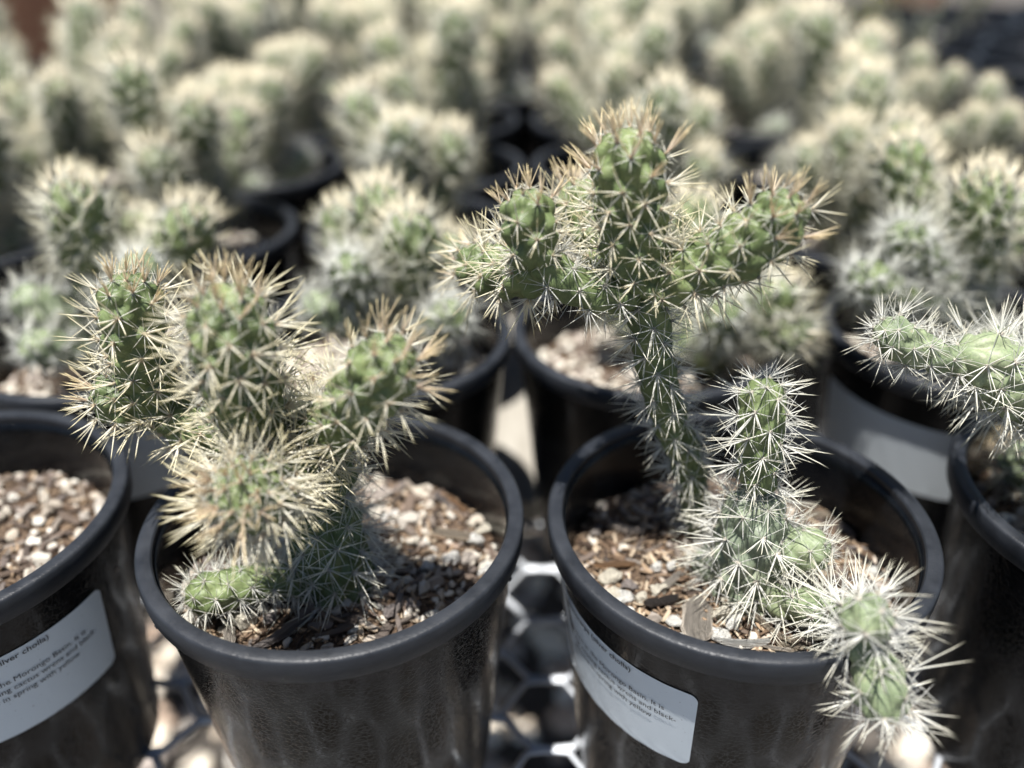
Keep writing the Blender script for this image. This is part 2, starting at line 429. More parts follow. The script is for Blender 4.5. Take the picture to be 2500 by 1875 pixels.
def add_joint(parent, P, Rr, kind, seed, hero=True, body=None, sl=1.0, aw=.0081, al=.0104, th=.0046, name='stem_segment', label=None, budget=None, lean=None):
    """P in the parent's space"""
    V, F, ar = joint_geo(P, Rr, seed, .0011 if hero else .0024, aw, al, th)
    j = obj(name, mesh(name, V, F, body or M_body), parent)
    if label: j['label'] = label
    rs = np.random.RandomState(seed + 99)
    rest = []
    po = np.array(parent.location)
    for (p, no, tt, u, q) in ar:
        k = pick(kind, u, rs); i = rs.randint(8)
        s = sl * (.62 + .38 * min(1, q)) * rs.uniform(.85, 1.15)
        ln = (.5 if k == 'tip' else .22) if lean is None else lean
        Mx = amat(p, no, tt, s, rs.uniform(-.4, .4), ln)
        view = np.array(cam_pos) - (p + po); view /= np.linalg.norm(view)
        if hero and no.dot(view) > -.25 and budget[0] > 0:
            budget[0] -= 1
            o = bpy.data.objects.new('spine_cluster', CLM[k][i]); COL.objects.link(o); o.parent = j
            o.matrix_local = Matrix(Mx.tolist())
        else:
            rest.append((CL[(k, 0 if hero else 1)][i], Mx))
    joined(rest, 'spines', j)
    return j

# ------------------------------------------------------------------ setting: ground, bench
gv, gf = [], []
G = 60
xs = np.concatenate([np.linspace(-60, -2, 12), np.linspace(-1.8, 1.8, 37), np.linspace(2, 60, 12)])
ys = np.concatenate([np.linspace(-40, -1, 8), np.linspace(-.8, 3, 40), np.linspace(3.3, 120, 24)])
for y in ys:
    for x in xs:
        gv.append((x, y, .012 * noise.noise((x * 3, y * 3, 0)) - .012))
nx = len(xs)
for j in range(len(ys) - 1):
    for i in range(nx - 1): gf.append((j * nx + i, j * nx + i + 1, (j + 1) * nx + i + 1, (j + 1) * nx + i))
tag(obj('ground', mesh('ground', gv, gf, M_ground)), kind='structure')

# icosphere base
def ico(sub=1):
    import bmesh
    bm = bmesh.new(); bmesh.ops.create_icosphere(bm, subdivisions=sub, radius=1)
    v = np.array([x.co[:] for x in bm.verts]); f = np.array([[q.index for q in p.verts] for p in bm.faces], dtype=np.int32); bm.free()
    return v, f
I1 = ico(1); I2 = ico(2); I3 = ico(3)
def pebble_geo(seed, base=I2, rough=.22, flat=.7):
    rs = np.random.RandomState(seed); v, f = base; o = rs.rand(3) * 50
    v = v.copy()
    # planar cuts make it angular
    for _ in range(7):
        n_ = rs.normal(size=3); n_ /= np.linalg.norm(n_); h = rs.uniform(.42, .8)
        d = v @ n_; v -= np.outer(np.clip(d - h, 0, None), n_)
    k = np.array([noise.noise(Vector(p * 2.3 + o)) for p in v]) * rough
    k2 = np.array([noise.noise(Vector(p * 6 + o)) for p in v]) * rough * .4
    v *= (1 + k + k2)[:, None]
    v *= np.array([1, rs.uniform(.65, .95), rs.uniform(flat * .75, flat * 1.1)])
    return v, f
def chip_geo(seed):
    """splintery slab, length 1 along x"""
    rs = np.random.RandomState(seed); nxx = 7; w_ = rs.uniform(.12, .36); h_ = rs.uniform(.05, .12)
    V = []; b_ = rs.uniform(-.12, .12)
    for k in range(nxx):
        u = k / (nxx - 1); ww = w_ * (1 - abs(2 * u - 1) ** 5 * rs.uniform(.2, .8)) * rs.uniform(.82, 1.1)
        zc = b_ * (2 * u - 1) ** 2; x = u - .5
        je = rs.uniform(-.05, .05, 4) if k in (0, nxx - 1) else rs.uniform(-.012, .012, 4)
        hh = h_ * rs.uniform(.6, 1.15)
        V += [(x + je[0], -ww / 2, zc - hh / 2), (x + je[1], ww / 2, zc - hh / 2), (x + je[2], ww / 2 * .8, zc + hh / 2), (x + je[3], 0, zc + hh * .62), (x + je[1], -ww / 2 * .85, zc + hh / 2)]
    F = []
    for k in range(nxx - 1):
        A = k * 5; B = A + 5
        for q in range(5): F.append((A + q, A + (q + 1) % 5, B + (q + 1) % 5, B + q))
    F.append((4, 3, 2, 1, 0)); E = (nxx - 1) * 5; F.append((E, E + 1, E + 2, E + 3, E + 4))
    return np.array(V), F

PEB = [mesh('pebble', *pebble_geo(100 + i, I3, .3), M_peb, False) for i in range(14)]
CHIP = [mesh('bark_chip', *chip_geo(200 + i), M_chip, False) for i in range(14)]
PEBL = [pebble_geo(300 + i, I2) for i in range(10)]
PEBT = [pebble_geo(400 + i, I1) for i in range(10)]

# stones under the bench (countless)
Vs, Fs, Cs, o_ = [], [], [], 0
rs = np.random.RandomState(5)
for k in range(2600):
    x, y = rs.uniform(-1.2, 1.2), rs.uniform(.2, 2.6)
    if k < 900: x, y = rs.uniform(-.55, .6), rs.uniform(.3, 1.3)
    v, f = PEBL[rs.randint(10)]; s = rs.uniform(.008, .03)
    a = rs.rand() * 6.28; ca, sa = math.cos(a), math.sin(a)
    v2 = v * s; v2 = np.stack([v2[:, 0] * ca - v2[:, 1] * sa + x, v2[:, 0] * sa + v2[:, 1] * ca + y, v2[:, 2] * .8 + s * .3 - .005], -1)
    c = [(.50, .42, .33), (.62, .55, .45), (.30, .26, .23), (.44, .33, .25), (.68, .63, .55)][rs.randint(5)]
    Vs.append(v2); Fs.append(f + o_); Cs.append(np.tile(c, (len(v), 1))); o_ += len(v)
M_gst = mat_vcol('gravel_stone', scale=80.0, dist=.003)
tag(obj('gravel', mesh('gravel', np.vstack(Vs), np.vstack(Fs), M_gst, False, np.vstack(Cs))), label='beige and grey gravel on the ground under the mesh bench', kind='stuff')

# bench top of expanded metal
BZ = .449
bench = empty('mesh_bench', (0, 1.1, 0))
tag(bench, 'galvanised expanded metal bench that carries all the black pots', 'bench')
Vs, Fs = [], []
dx, dy = .074, .046; X0, X1, Y0, Y1 = -1.35, 1.35, .06, 2.05
ny = int((Y1 - Y0) / dy); nxs = int((X1 - X0) / dx)
def strand(a, b, wd, tk):
    a = np.array(a); b = np.array(b); d = b - a; L_ = np.linalg.norm(d); d /= L_
    sd_ = np.cross(d, [0, 0, 1]); sd_ /= np.linalg.norm(sd_)
    sd2 = sd_ * .8 + np.array([0, 0, .6]); upv = np.cross(sd2, d)
    o = len(Vs)
    for p in (a, b):
        for (q1, q2) in ((-1, -1), (1, -1), (1, 1), (-1, 1)): Vs.append(p + sd2 * wd / 2 * q1 + upv * tk / 2 * q2)
    for q in range(4): Fs.append((o + q, o + (q + 1) % 4, o + 4 + (q + 1) % 4, o + 4 + q))
for j in range(ny):
    for i in range(nxs):
        x = X0 + i * dx; y = Y0 + j * dy
        cx, cy = x + dx / 2, y + dy / 2
        k = .30                       # short flat bond at each knuckle
        L_, R__, T_, B_ = (x, cy), (x + dx, cy), (cx, y + dy), (cx, y)
        for (p, q) in ((L_, T_), (T_, R__), (R__, B_), (B_, L_)):
            hz = .0018
            pz = .0 if p in (L_, R__) else hz
            qz = .0 if q in (L_, R__) else hz
            sx = 1 if q[0] > p[0] else -1; e = .17 * dx
            w0, w1 = (p[0], p[1] - 1.1, BZ + pz), (q[0], q[1] - 1.1, BZ + qz)
            m0, m1 = (p[0] + sx * e * .8, p[1] - 1.1 + (q[1] - p[1]) * .06, BZ + pz), (q[0] - sx * e, q[1] - 1.1 - (q[1] - p[1]) * .06, BZ + qz)
            strand(w0, m0, .0048, .0020); strand(m0, m1, .0038, .0018); strand(m1, w1, .0048, .0020)
tag(obj('mesh_top', mesh('mesh_top', Vs, np.array(Fs, dtype=np.int32), M_metal, False), bench), kind='stuff')
for (x0, x1, y0, y1) in ((X0, X1, Y0 - .03, Y0), (X0, X1, Y1, Y1 + .03), (X0 - .03, X0, Y0 - .03, Y1 + .03), (X1, X1 + .03, Y0 - .03, Y1 + .03)):
    v, f = box(x0, x1, y0 - 1.1, y1 - 1.1, BZ - .04, BZ + .006); obj('edge_rail', mesh('edge_rail', v, f, M_metal, False), bench)
for x in (-.9, .9):
    v, f = box(x - .015, x + .015, Y0 - 1.1, Y1 - 1.1, BZ - .035, BZ - .005); obj('cross_bar', mesh('cross_bar', v, f, M_metal, False), bench)
for x in (X0 + .02, X1 - .06):
    for y in (Y0, Y1 - .04):
        v, f = box(x, x + .04, y - 1.1, y + .04 - 1.1, -.02, BZ - .035); obj('leg', mesh('leg', v, f, M_metal, False), bench)

# pale board lying along the bench between two columns of pots
v = []; f = []
pl_n = 40
for k in range(pl_n + 1):
    y = .476 + k * (.36 / pl_n); q = .0012 * noise.noise((0, y * 9, 3))
    for (x, z) in ((-.037, 0), (.037, 0), (.037, .016), (-.037, .016)):
        v.append((x + q + .0015 * noise.noise((x * 50, y * 30, 1)), y, z + .0008 * noise.noise((x * 20, y * 40, 5))))
for k in range(pl_n):
    for q in range(4): f.append((k * 4 + q, k * 4 + (q + 1) % 4, k * 4 + 4 + (q + 1) % 4, k * 4 + 4 + q))
f.append((3, 2, 1, 0)); f.append(tuple(pl_n * 4 + q for q in range(4)))
pk = obj('wooden_plank', mesh('wooden_plank', v, f, M_plank, False)); pk.location = (.0015, 0, BZ + .005)
tag(pk, 'pale weathered plank running back along the bench between the two front columns of pots', 'plank')

# ------------------------------------------------------------------ pots
A0 = np.array([-.0779, .2901]); gx = np.array([math.cos(-.0139), math.sin(-.0139)]); gy = np.array([math.sin(.0139), math.cos(.0139)])
def ctr(i, j): return A0 + i * .17562 * gx + j * .1749 * gy
OFF = {(-1, 0): (-.2589, .295), (1, 0): (.0977, .2876), (2, 0): (.2859, .2986), (0, 1): (-.0825, .463), (1, 1): (.0833, .4648)}

def lathe(prof, n=96, closed=False, wob=0.0):
    V, F = [], []
    for (r, z) in prof:
        for k in range(n):
            a = 2 * math.pi * k / n
            V.append((r * math.cos(a), r * math.sin(a), z))
    m_ = len(prof)
    for j in range(m_ if closed else m_ - 1):
        j2 = (j + 1) % m_
        for k in range(n):
            k2 = (k + 1) % n
            F.append((j * n + k, j * n + k2, j2 * n + k2, j2 * n + k))
    return np.array(V), np.array(F, dtype=np.int32)

H = .165
def wall_r(z): return .0782 + (z + .012) * (.0782 - .0625) / .153      # z measured from the rim, negative
# outer wall, ridged inner wall; z=0 at the pot's foot
def pot_prof():
    p = [(.002, .003), (.058, .003), (.0615, .0), (.0628, .003)]
    for k in range(1, 12): z = -.165 + k * .0138; p.append((wall_r(z) + .0002, z + H))
    p += [(.0784, H - .0115)]
    q = [(.0748, H - .004)]
    z = -.008
    while z > -.056:
        q += [(.0744 + (z + .01) * .09, z + H), (.0739 + (z + .01) * .09, z + H - .0012)]; z -= .0052
    for k in range(5): z = -.06 - k * .024; q.append((.0708 + (z + .06) * .11, z + H))
    q += [(.058, .006), (.002, .006)]
    return p, q
po_, pi_ = pot_prof()
# outer and inner skins meet under the lip
wall_me = mesh('pot_wall', *lathe(po_ + [(.0784, H - .0060), (.0750, H - .0040)] + pi_), M_wall)
rim_prof = [(.0758, H - .0010), (.0764, H - .0002), (.0772, H), (.0812, H + .0002), (.0821, H - .0003), (.0826, H - .0012), (.0827, H - .0050), (.0822, H - .0105), (.0816, H - .0113), (.0790, H - .0112), (.0788, H - .0030), (.0757, H - .0050)]
rim_me = mesh('rim', *lathe(rim_prof, 128, True), M_rim)
rim_me.set_sharp_from_angle(angle=R_(35))
# moulding nubs under the rim
def nub_geo(a):
    v = I1[0] * np.array([.0026, .0016, .0018]); ca, sa = math.cos(a), math.sin(a)
    v = np.stack([v[:, 0] * ca - v[:, 1] * sa + .0800 * ca, v[:, 0] * sa + v[:, 1] * ca + .0800 * sa, v[:, 2] + H - .0128], -1)
    return v, I1[1]

def label_geo(a1, a0, z1, z0, tilt=0.0):
    """sticker wrapped on the wall, from angle a0 to a1 (deg), heights measured from the rim"""
    n, mm = 40, 24; V, F = [], []
    rc = .004
    zs = [z0 + rc * (1 - math.cos(q * math.pi / 16)) for q in range(8)]; zs = zs + [z0 + rc + (z1 - z0 - 2 * rc) * q / 8 for q in range(9)] + [z1 - (z - z0) for z in zs[::-1]]; mm = len(zs) - 1
    for j in range(mm + 1):
        z = zs[j]
        e = min(z - z0, z1 - z); cut = rc - math.sqrt(max(0, rc * rc - max(0, rc - e) ** 2)) if e < rc else 0
        for i in range(n + 1):
            rr_ = wall_r(z) + .0006; da = math.degrees(cut / rr_)
            a = R_(a0 + da + (a1 - a0 - 2 * da) * i / n)
            rr_ += .0002 * math.sin(i * 1.3 + j) * (1 if i in range(6, 14) else .2)
            V.append((rr_ * math.cos(a), rr_ * math.sin(a), z + H + tilt * (a1 - math.degrees(a))))
    for j in range(mm):
        for i in range(n): q = j * (n + 1) + i; F.append((q, q + 1, q + n + 2, q + n + 1))
    return V, F

def text_mesh(s, size, a_right, z, weight=0.0, tilt=0.0, aR=0.0):
    cu = bpy.data.curves.new('text', 'FONT'); cu.body = s; cu.size = size; cu.align_x = 'RIGHT'; cu.resolution_u = 3
    cu.offset = weight; cu.fill_mode = 'FRONT'; cu.space_character = 1.0
    ob = bpy.data.objects.new('text', cu); COL.objects.link(ob)
    dg = bpy.context.evaluated_depsgraph_get(); me = bpy.data.meshes.new_from_object(ob.evaluated_get(dg))
    V = np.array([v.co[:] for v in me.vertices]); F = [tuple(p.vertices) for p in me.polygons]
    COL.objects.unlink(ob); bpy.data.objects.remove(ob); bpy.data.meshes.remove(me)
    zz = z + V[:, 1]; rr_ = .0782 + (zz + .012) * .1026 + .00105
    a = R_(a_right) + V[:, 0] / .0752
    return np.stack([rr_ * np.cos(a), rr_ * np.sin(a), zz + H + tilt * (aR - np.degrees(a))], -1), F

def add_label(pot, aR, text=True, span=78, tilt=0.0):
    s = obj('label_sticker', mesh('label_sticker', *label_geo(aR, aR - span, -.030, -.078, tilt), M_label), pot)
    if text:
        for (tx, sz, da, z, wt) in (('echinocarpa (silver cholla)', .0041, -21, -.0343, .00004),
                                    ('common in the Morongo Basin. It is', .0040, -9.5, -.0462, 0), ('for nesting cactus wrens and black-', .0040, -5.5, -.0508, 0),
                                    ('Blooms in spring with yellow', .0040, -13.5, -.0554, 0), ('sun', .0040, -48, -.0600, 0), ('Tree', .0040, -45, -.0735, 0)):
            v, f = text_mesh(tx, sz, aR + da, z, wt, tilt, aR)
            obj('lettering', mesh('lettering', v, f, M_ink, False), s)

NUM = ['one', 'two', 'three', 'four', 'five', 'six', 'seven', 'eight', 'nine', 'ten']
ORD = ['first', 'second', 'third', 'fourth', 'fifth', 'sixth', 'seventh', 'eighth', 'ninth', 'tenth', 'eleventh', 'twelfth', 'thirteenth', 'fourteenth']
def make_pot(i, j, where, nub=False):
    x, y = OFF.get((i, j), ctr(i, j))
    x += {5: .05, 6: -.04, 7: .07, 8: .02, 9: -.06}.get(j, 0)
    if j > 1: x += rng.uniform(-.006, .006); y += rng.uniform(-.004, .004)
    p = empty('nursery_pot', (x, y, RIM - H), rng.uniform(0, 6) if j > 1 else 0)
    tag(p, 'black nursery pot ' + where, 'plant pot', 'black nursery pots standing on the mesh bench')
    obj('pot_wall', wall_me, p); obj('rim', rim_me, p)
    if nub:
        for a in nub: obj('moulding_nub', mesh('moulding_nub', *nub_geo(R_(a)), M_rim), p)
    return p

# ------------------------------------------------------------------ potting mix
def soil_geo(seed, n=44, zt=-.036, mound=.005, rad=.0735):
    V = [(0, 0, zt + mound)]; F = []
    rs = random.Random(seed); ox = rs.uniform(0, 90)
    for k in range(1, n + 1):
        r = rad * k / n
        for q in range(72):
            a = 2 * math.pi * q / 72; x, y = r * math.cos(a), r * math.sin(a)
            h = mound * (1 - (r / rad) ** 2) + .0042 * noise.noise((x * 55 + ox, y * 55, 0)) + .0018 * noise.noise((x * 210 + ox, y * 210, 4)) + .0009 * noise.noise((x * 600, y * 600 + ox, 4))
            V.append((x, y, zt + h))
    for q in range(72): F.append((0, 1 + q, 1 + (q + 1) % 72))
    for k in range(n - 1):
        for q in range(72):
            A = 1 + k * 72; B = A + 72; q2 = (q + 1) % 72
            F.append((A + q, B + q, B + q2, A + q2))
    return V, F, ox, zt, mound, rad
def soil_h(x, y, g):
    _, _, ox, zt, mound, rad = g; r = math.hypot(x, y)
    return zt + mound * (1 - (r / rad) ** 2) + .0042 * noise.noise((x * 55 + ox, y * 55, 0))

def rotm(rs, flat=True):
    if flat: return Matrix.Rotation(rs.uniform(0, 6.28), 4, 'Z') @ Matrix.Rotation(rs.uniform(-.35, .35), 4, 'X') @ Matrix.Rotation(rs.uniform(-.3, .3), 4, 'Y')
    return Matrix.Rotation(rs.uniform(0, 6.28), 4, 'Z') @ Matrix.Rotation(rs.uniform(0, 6.28), 4, 'X')

def stuff_bits(g, npeb, nchip, ncrumb, seed, dens=None):
    rs = random.Random(seed); Vs, Fs, Cs, o = [], [], [], 0
    def put(v, f, c):
        nonlocal o
        F_ = []
        for q in f:
            q = list(q); F_ += [(q[0], q[k], q[k + 1]) for k in range(1, len(q) - 1)]
        Vs.append(v); Fs.append(np.array(F_, dtype=np.int32) + o); Cs.append(np.tile(c, (len(v), 1))); o += len(v)
    for k in range(npeb + nchip + ncrumb):
        r = .072 * math.sqrt(rs.random()); a = rs.uniform(0, 6.283); x, y = r * math.cos(a), r * math.sin(a)
        if k < npeb:
            v, f = PEBL[rs.randrange(10)]; s = rs.uniform(.0018, .0034) if ncrumb > 500 else rs.uniform(.0022, .0045); c = rs.choice([(.52, .47, .39), (.62, .58, .50), (.34, .29, .25), (.55, .50, .43)]); z = s * .5
        elif k < npeb + nchip:
            v, f = chip_geo(rs.randrange(40)); s = rs.uniform(.006, .013); c = rs.choice([(.12, .09, .07), (.24, .18, .14), (.40, .34, .28), (.07, .055, .045), (.27, .22, .18)]); z = .001
        else:
            v, f = PEBT[rs.randrange(10)] if rs.random() < .5 else chip_geo(rs.randrange(40)); s = rs.uniform(.0005, .0012) if len(v) == 12 else rs.uniform(.0025, .0075); c = rs.choice([(.13, .085, .055), (.26, .185, .12), (.05, .034, .025), (.40, .32, .23), (.17, .12, .08)]); z = s * .3
        Rm = np.array((rotm(rs, k >= npeb)).to_3x3())
        v2 = (np.array(v) * s) @ Rm.T + np.array([x, y, soil_h(x, y, g) + z])
        put(v2, f, np.array(c) * rs.uniform(.8, 1.15))
    return np.vstack(Vs), np.vstack(Fs), np.vstack(Cs)

def hero_mix(pot, label, seed, npeb, nchip, ncrumb, feats=(), bias=None, sizes=(.0026, .0058), fine=150):
    g = soil_geo(seed)
    mx = empty('potting_mix', (pot.location.x, pot.location.y, RIM))
    tag(mx, label, 'potting mix')
    obj('soil', mesh('soil', g[0], g[1], M_soil), mx)
    rs = random.Random(seed + 1); placed = []
    for (kind, px, py, s, az, col, lb) in feats:
        q = at_z(px, py, RIM - .034); x, y = q.x - mx.location.x, q.y - mx.location.y
        if math.hypot(x, y) > .0725 - s * .3: k_ = (.0725 - s * .3) / math.hypot(x, y); x *= k_; y *= k_
        me = PEB[rs.randrange(14)] if kind == 'p' else CHIP[rs.randrange(14)]
        me = me.copy(); me.materials.clear(); me.materials.append(mat_fixed(col, kind))
        o = obj('pebble' if kind == 'p' else 'bark_chip', me, mx)
        if lb: o['label'] = lb
        sc3 = (s, s, s) if kind == 'p' else ((s, s * az[1], s * .9) if isinstance(az, tuple) else (s, s, s))
        ang = az[0] if isinstance(az, tuple) else az
        o.matrix_local = Matrix.Translation((x, y, soil_h(x, y, g) + (s * .45 if kind == 'p' else .0030))) @ Matrix.Rotation(ang, 4, 'Z') @ Matrix.Rotation(rs.uniform(-.12, .12), 4, 'Y') @ Matrix.Diagonal((*sc3, 1))
        placed.append((x, y, s * .8 if kind == 'p' else s * .4))
    tries = 0; np_, nc_ = 0, 0
    while (np_ < npeb or nc_ < nchip) and tries < 9000:
        tries += 1
        r = .0712 * math.sqrt(rs.random()); a = rs.uniform(0, 6.283); x, y = r * math.cos(a), r * math.sin(a)
        ispeb = np_ < npeb and (nc_ >= nchip or rs.random() < npeb / (npeb + nchip))
        if bias and ispeb and not bias(x, y, rs): continue
        s = (sizes[0] + (sizes[1] - sizes[0]) * rs.random() ** 1.6) if ispeb else .008 + .011 * rs.random() ** 1.5
        if r + s * (.8 if ispeb else .45) > .074: continue
        rad = s * .62 if ispeb else s * .25
        if any((x - u) ** 2 + (y - v) ** 2 < (rad + w_) ** 2 * .8 for (u, v, w_) in placed): continue
        placed.append((x, y, rad))
        o = bpy.data.objects.new('pebble' if ispeb else 'bark_chip', PEB[rs.randrange(14)] if ispeb else CHIP[rs.randrange(14)])
        COL.objects.link(o); o.parent = mx
        o.matrix_local = Matrix.Translation((x, y, soil_h(x, y, g) + (s * .4 if ispeb else .0018))) @ rotm(rs, not ispeb) @ Matrix.Diagonal((s, s * rs.uniform(.8, 1.1), s, 1))
        if ispeb: np_ += 1
        else: nc_ += 1
    v, f, c = stuff_bits(g, fine, 130, ncrumb, seed + 5)
    tag(obj('crumbs', mesh('crumbs', v, f, M_crumb, False, c), mx), kind='stuff')
    return mx

FIX = {}
def mat_fixed(col, kind):
    k = (col, kind)
    if k not in FIX:
        FIX[k] = mat_noise('pumice_tone' if kind == 'p' else 'wood_tone', [(.25, tuple(x * .62 for x in col)), (.55, col), (.8, tuple(min(1, x * 1.2) for x in col))],
                           3.0 if kind == 'p' else 2.2, bump=.9 if kind == 'c' else .7, dist=.25 if kind == 'c' else .12, stretch=None if kind == 'p' else (1, 9, 9))
    return FIX[k]
WH = (.80, .78, .72); CR = (.74, .68, .55); TN = (.56, .46, .34); DK = (.055, .042, .035); GR = (.30, .26, .24); OR = (.42, .24, .12); PL = (.68, .60, .50)

# ------------------------------------------------------------------ front row pots
potA = make_pot(0, 0, 'with plain front wall under the bushy cholla', nub=(-140, -20, -147))
potB = make_pot(1, 0, 'with a label on its wall, holding the tall forked cholla', nub=(-172, -20))
potC = make_pot(-1, 0, 'cut off by the left edge, label at the lower left corner')
potD = make_pot(2, 0, 'cut off by the right edge, beside the tall forked cholla')
add_label(potB, -111, tilt=.00006); add_label(potC, -13)

featB = [('c', 1700, 1535, .0245, (1.35, 1.5), PL, 'large flat pale wood chip by the front rim'), ('c', 1612, 1489, .0165, (.3, 1.9), DK, 'blackish burnt looking bark chunk'),
         ('p', 1603, 1399, .0036, .3, WH, None), ('p', 1638, 1403, .0035, 1.2, WH, None), ('p', 1653, 1528, .0046, .3, WH, 'round white pebble beside the large wood chip'),
         ('p', 2129, 1403, .0042, .3, WH, None), ('p', 1773, 1487, .0036, .5, CR, None), ('p', 1522, 1468, .0048, .2, WH, None), ('p', 1762, 1519, .0052, .3, CR, None),
         ('p', 1790, 1537, .0056, 1., WH, None), ('p', 1757, 1560, .0058, 2., WH, None), ('c', 1806, 1586, .021, (-.15, .9), WH, 'white splintered sliver against the front rim'),
         ('p', 1603, 1457, .0052, .6, CR, None), ('p', 1487, 1418, .0056, .2, CR, None), ('p', 1531, 1438, .0050, .2, GR, None), ('c', 1874, 1554, .020, (-.9, .7), TN, None),
         ('c', 1799, 1490, .016, (1.2, .6), PL, None), ('c', 1500, 1392, .018, (.05, .6), OR, None), ('c', 1994, 1270, .014, (.1, 1.6), TN, None), ('c', 2063, 1283, .015, (-.4, 1.7), GR, None),
         ('c', 2142, 1375, .022, (-1.0, .8), DK, None), ('c', 1962, 1223, .015, (-.3, 1.5), PL, None), ('p', 2162, 1440, .0050, .3, PL, None), ('p', 1800, 1410, .0036, .3, WH, None),
         ('c', 1630, 1440, .015, (.7, .8), PL, None), ('p', 1500, 1462, .0052, .3, CR, None), ('p', 1565, 1478, .004, .3, CR, None), ('c', 1927, 1590, .012, (.2, 1.7), TN, None), ('c', 1880, 1600, .014, (-.4, .8), PL, None)]
mixA = hero_mix(potA, 'pale pumice strewn potting mix under the bushy cholla, in the plain walled front pot', 11, 185, 140, 2200,
                feats=[('p', 1040, 1397, .0048, .3, WH, None), ('p', 962, 1358, .0044, .3, CR, None), ('p', 1105, 1385, .0056, .3, WH, None), ('p', 1190, 1400, .0048, .3, WH, None),
                       ('p', 955, 1515, .0044, 1.4, GR, None), ('p', 1010, 1490, .0036, .3, GR, None), ('p', 870, 1545, .0036, .3, WH, None), ('p', 665, 1530, .0040, 1.2, GR, None),
                       ('p', 1155, 1330, .0056, .3, WH, None), ('p', 1180, 1295, .0050, .3, CR, None), ('p', 955, 1265, .0052, .3, WH, None), ('c', 1100, 1318, .024, (-.35, .8), TN, None),
                       ('c', 1090, 1230, .018, (-.8, 1.2), GR, None), ('c', 1135, 1230, .016, (-.9, 1.4), OR, None), ('c', 700, 1560, .028, (.8, .8), GR, None), ('c', 560, 1545, .017, (1.9, .9), PL, None),
                       ('p', 600, 1530, .0064, .3, CR, None), ('p', 545, 1570, .004, .3, CR, None), ('p', 880, 1180, .0052, .3, CR, None)],
                bias=lambda x, y, rs: rs.random() < (1.0 if x > -.012 and y > -.045 else .22))
mixB = hero_mix(potB, 'dark barky potting mix with a big flat wood chip, around the forked cholla', 12, 34, 130, 3600, feats=featB, fine=50,
                bias=lambda x, y, rs: rs.random() < (1.0 if (y < -.02) else .5))
mixC = hero_mix(potC, 'pebbly potting mix in the pot cut off by the left edge', 13, 150, 130, 1200)
mixD = hero_mix(potD, 'shaded potting mix in the pot cut off by the right edge', 14, 110, 70, 400)

# ------------------------------------------------------------------ front row plants
def loc_pts(par, L_):
    o = np.array(par.location)
    return [np.array(at(*q)) - o for q in L_]
def plant(pot, label, joints, z=-.032, off=(0, 0), group=None, hero=True, nbud=300):
    e = empty('cholla_cactus', (pot.location.x + off[0], pot.location.y + off[1], RIM + z))
    tag(e, label, 'cactus', group)
    bud = [nbud]
    for k, (pts, rad, kind, kw) in enumerate(joints):
        add_joint(e, loc_pts(e, pts), [r * .001 for r in rad], kind, 1000 + k * 7 + int(pot.location.x * 1000), hero=hero, budget=bud, **kw)
    return e
mm = 1
plantA = plant(potA, 'bushy many headed silver cholla with golden tips, one head pointing at the viewer', [
    ([(810, 1200, .290), (780, 1130, .290), (745, 1060, .290), (690, 1030, .288)], (10, 10, 10.5, 9), 'white', dict(body=M_body)),
    ([(571, 1222, .224), (626, 1200, .244), (700, 1140, .266), (740, 1090, .285)][::-1], (7, 9.5, 10.5, 10.5), 'straw', dict(sl=1.08, lean=.0, al=.0082, aw=.0072, label='stem tip that points straight at the viewer, golden in the middle')),
    ([(655, 1090, .278), (600, 960, .268), (568, 830, .262), (552, 712, .258)], (8, 10.4, 11.4, 10), 'straw', dict(sl=1.0)),
    ([(735, 1085, .283), (830, 1030, .270), (905, 945, .258), (970, 850, .250)], (7, 9.0, 9.6, 8.2), 'gold', dict(sl=.88)),
    ([(720, 1075, .290), (600, 1065, .296), (480, 1030, .300), (385, 1010, .304)], (7, 7.5, 8, 7.5), 'straw', dict(sl=1.0)),
    ([(400, 1030, .304), (352, 900, .301), (326, 790, .298), (318, 680, .296)], (6.5, 8.2, 9, 8), 'gold', dict(sl=.9)),
    ([(380, 1010, .304), (300, 975, .300), (222, 957, .296)], (6, 8, 7), 'straw', dict(aw=.008, al=.0095, sl=.9)),
    ([(816, 1500, .279), (812, 1420, .281), (802, 1310, .284), (800, 1200, .289)], (15, 15.5, 13, 10), 'white', dict(body=M_body, sl=1.1)),
    ([(790, 1420, .277), (655, 1418, .269), (540, 1442, .262), (455, 1462, .259)], (7, 6, 7.2, 7), 'white', dict(body=M_body, aw=.0065, al=.0075, th=.0024, sl=.72, label='short segment lying on the potting mix')),
], off=(0, 0))
